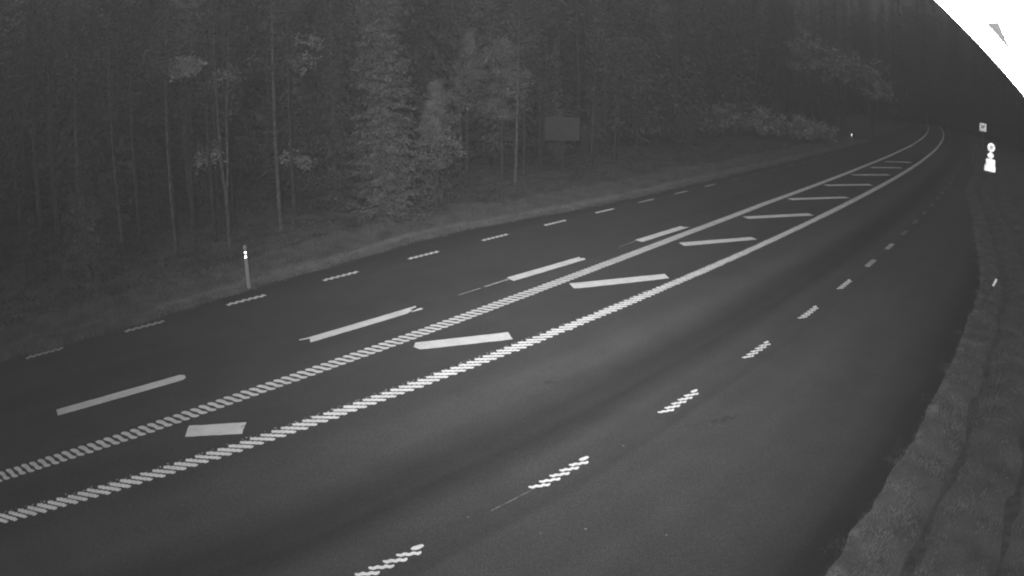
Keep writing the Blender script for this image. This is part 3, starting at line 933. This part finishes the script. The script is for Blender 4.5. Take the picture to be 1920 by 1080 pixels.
# ------------------------------------------------------------------ small stones on the asphalt
for k, (a, b, r_) in enumerate([(4.55, -5.58, .013), (4.95, -4.73, .011), (5.4, -4.4, .016), (5.95, -3.59, .013), (7.35, -5.31, .013)]):
    mb = MB(); n = 7; V = []
    for z, q in ((0, 1.0), (.55, .9), (.9, .45)):
        for t in range(n): V.append((r_ * q * rnd.uniform(.8, 1.2) * math.cos(6.283 * t / n), r_ * q * rnd.uniform(.8, 1.2) * math.sin(6.283 * t / n), z * r_))
    F = [(i * n + t, i * n + (t + 1) % n, (i + 1) * n + (t + 1) % n, (i + 1) * n + t) for i in range(2) for t in range(n)] + [tuple(2 * n + t for t in range(n))]
    o = link('stone_chip', mb.add(V, F).mesh('stone_chip', M['stone']), None, P3(a, b, .001))
    tag(o, 'tiny pale stone chip lying on the dark asphalt', 'stone', 'stone chips scattered on the near lane')

# ------------------------------------------------------------------ the camera mast: pole, arm, blown-out hood, floodlight
mast = empty('camera_mast', (-.25, -.75, 0))
tag(mast, 'white metal hood of the camera mast, blown out in the top right corner', 'camera hood')
rel = Vector((.25, .75, 0))
MB().tube([(0, 0, -.3), (0, 0, 7.3)], [.085, .055], 16).build('pole', M['steel'], mast, True)
MB().tube([(0, 0, 5.62), (.33, .5, 5.60), (.62, .98, 5.50)], .022, 10).build('bracket_arm', M['steel'], mast, True)
hb = MB()
# sloping sheet whose lower edge crosses the corner of the view, with a slot; 5 mm thick
A = Vector((.288, .409, 5.270)); B = Vector((.3135, .390, 5.2455)); C = Vector((.3455, .3614, 5.2115))
ex = (C - A).normalized(); nn = Vector((-.60, -.74, .05)).normalized(); ez = nn.cross(ex).normalized()
if ez.z < 0: ez = -ez
org = A + rel
def hp(u, v): return org + ex * u + ez * v
outl = [(-.14, 0), (.20, 0), (.20, .16), (-.14, .16)]
slot = [(.0363, .0165), (.0648, .0152), (.0640, .0172), (.0445, .0265)]
# sheet as a ring of quads round the slot
ringo = [(-.14, 0), (.20, 0), (.20, .16), (-.14, .16)]
V = [hp(*q) for q in ringo] + [hp(*q) for q in (slot[0], slot[1], slot[2], slot[3])]
F = [(0, 1, 5, 4), (1, 2, 6, 5), (2, 3, 7, 6), (3, 0, 4, 7)]
Vb = [v - nn * .005 for v in V]
hb.add(V + Vb, F + [tuple(reversed([i + 8 for i in f])) for f in F] + [(0, 8, 9, 1), (1, 9, 10, 2), (2, 10, 11, 3), (3, 11, 8, 0), (4, 5, 13, 12), (5, 6, 14, 13), (6, 7, 15, 14), (7, 4, 12, 15)])
hb.build('hood', M['hood'], mast)
sb = MB(); sq = [hp(*q) for q in ((.030, .013), (.070, .012), (.069, .021), (.042, .031))]
sb.add([v - nn * .006 for v in sq] + [v - nn * .010 for v in sq], [(0, 1, 2, 3), (7, 6, 5, 4), (0, 4, 5, 1), (1, 5, 6, 2), (2, 6, 7, 3), (3, 7, 4, 0)])
sb.build('slot_seal', M['rubber'], mast)  # added black sheet, so the slot reads grey on the blown-out hood
MB().box(hp(.06, .20) - nn * .02, (.05, .05, .14)).build('hood_clamp', M['steel'], mast)
lp = Vector(LAMP_POS) + rel
aim = Vector((math.sin(LAMP_AZ) * math.cos(LAMP_EL), math.cos(LAMP_AZ) * math.cos(LAMP_EL), math.sin(LAMP_EL)))
q = aim.to_track_quat('-Z', 'Y')
ho = MB().box((0, 0, .09), (.26, .18, .12)).build('floodlight_housing', M['steel'], mast); ho.location = lp; ho.rotation_mode = 'QUATERNION'; ho.rotation_quaternion = q
link('lamp_lens', MB().box((0, 0, .026), (.22, .14, .004)).mesh('lamp_lens', M['lens']), ho)
MB().tube([(0, 0, 7.1), tuple(lp - aim * .16)], .03, 8).build('lamp_arm', M['steel'], mast, True)
ld = bpy.data.lights.new('infrared_floodlight', 'SPOT')
ld.energy, ld.spot_size, ld.spot_blend, ld.shadow_soft_size = LAMP_W, R(170), .3, .06
# soft beam of the floodlight: bell-shaped round its axis
ld.use_nodes = True
t = ld.node_tree; em = t.nodes['Emission']
tc = t.nodes.new('ShaderNodeTexCoord'); sx = t.nodes.new('ShaderNodeSeparateXYZ'); t.links.new(tc.outputs['Normal'], sx.inputs[0])
ab = t.nodes.new('ShaderNodeMath'); ab.operation = 'ABSOLUTE'; t.links.new(sx.outputs['Z'], ab.inputs[0])
m1 = t.nodes.new('ShaderNodeMath'); m1.operation = 'MULTIPLY_ADD'; t.links.new(ab.outputs[0], m1.inputs[0])
m1.inputs[1].default_value = 2 / LAMP_SIGMA ** 2; m1.inputs[2].default_value = -2 / LAMP_SIGMA ** 2
ex_ = t.nodes.new('ShaderNodeMath'); ex_.operation = 'EXPONENT'; t.links.new(m1.outputs[0], ex_.inputs[0]); t.links.new(ex_.outputs[0], em.inputs['Strength'])
lo = bpy.data.objects.new('infrared_floodlight', ld); col.objects.link(lo); lo.parent = mast
lo.location = lp; lo.rotation_mode = 'QUATERNION'; lo.rotation_quaternion = q
# camera housing behind the lens; ring on its front, added for the fill lamp
look = Vector((0, cp, -sp))
cb = MB().box((0, 0, .19), (.13, .13, .30)).build('camera_housing', M['steel'], mast)
cb.location = Vector((0, 0, CAM_H)) + rel; cb.rotation_mode = 'QUATERNION'; cb.rotation_quaternion = look.to_track_quat('-Z', 'Y')
rg = MB(); n = 20
rg.add([((.052 + dr) * math.cos(6.2832 * k / n), (.052 + dr) * math.sin(6.2832 * k / n), .035 - dz) for dr, dz in ((-.008, 0), (.008, 0), (.008, .004), (-.008, .004)) for k in range(n)],
       [(r_ * n + k, r_ * n + (k + 1) % n, ((r_ + 1) % 4) * n + (k + 1) % n, ((r_ + 1) % 4) * n + k) for r_ in range(4) for k in range(n)])
link('led_ring', rg.mesh('led_ring', M['lens']), cb)
MB().tube([(0, 0, 5.25), (.02, .12, 5.26), tuple(Vector((0, 0, CAM_H)) + rel - look * .33)], .025, 8).build('camera_arm', M['steel'], mast, True)
l2 = bpy.data.lights.new('infrared_led', 'POINT'); l2.energy, l2.shadow_soft_size = LED_W, .008  # added lamp, unseen: lights the near haze into an even veil
o2 = bpy.data.objects.new('infrared_led', l2); col.objects.link(o2); o2.parent = mast; o2.location = Vector(LED_POS) + rel

# ------------------------------------------------------------------ haze added to lift the darks into a milky veil
hm = bpy.data.materials.new('damp_air'); hm.use_nodes = True
t = hm.node_tree; t.nodes.remove(t.nodes['Principled BSDF'])
pv = t.nodes.new('ShaderNodeVolumePrincipled'); pv.inputs['Color'].default_value = (.9, .9, .9, 1)
pv.inputs['Density'].default_value = HAZE; pv.inputs['Anisotropy'].default_value = 0.88
t.links.new(pv.outputs[0], t.nodes['Material Output'].inputs['Volume'])
xs = [v.co for v in ground.data.vertices]
x0, x1 = min(c.x for c in xs) - 5, max(c.x for c in xs) + 5; y0, y1 = min(c.y for c in xs) - 5, max(c.y for c in xs) + 5
hz = MB().box(((x0 + x1) / 2, (y0 + y1) / 2, 10), (x1 - x0, y1 - y0, 26)).build('haze', hm)
tag(hz, 'thin damp night air over the whole road', kind='stuff')
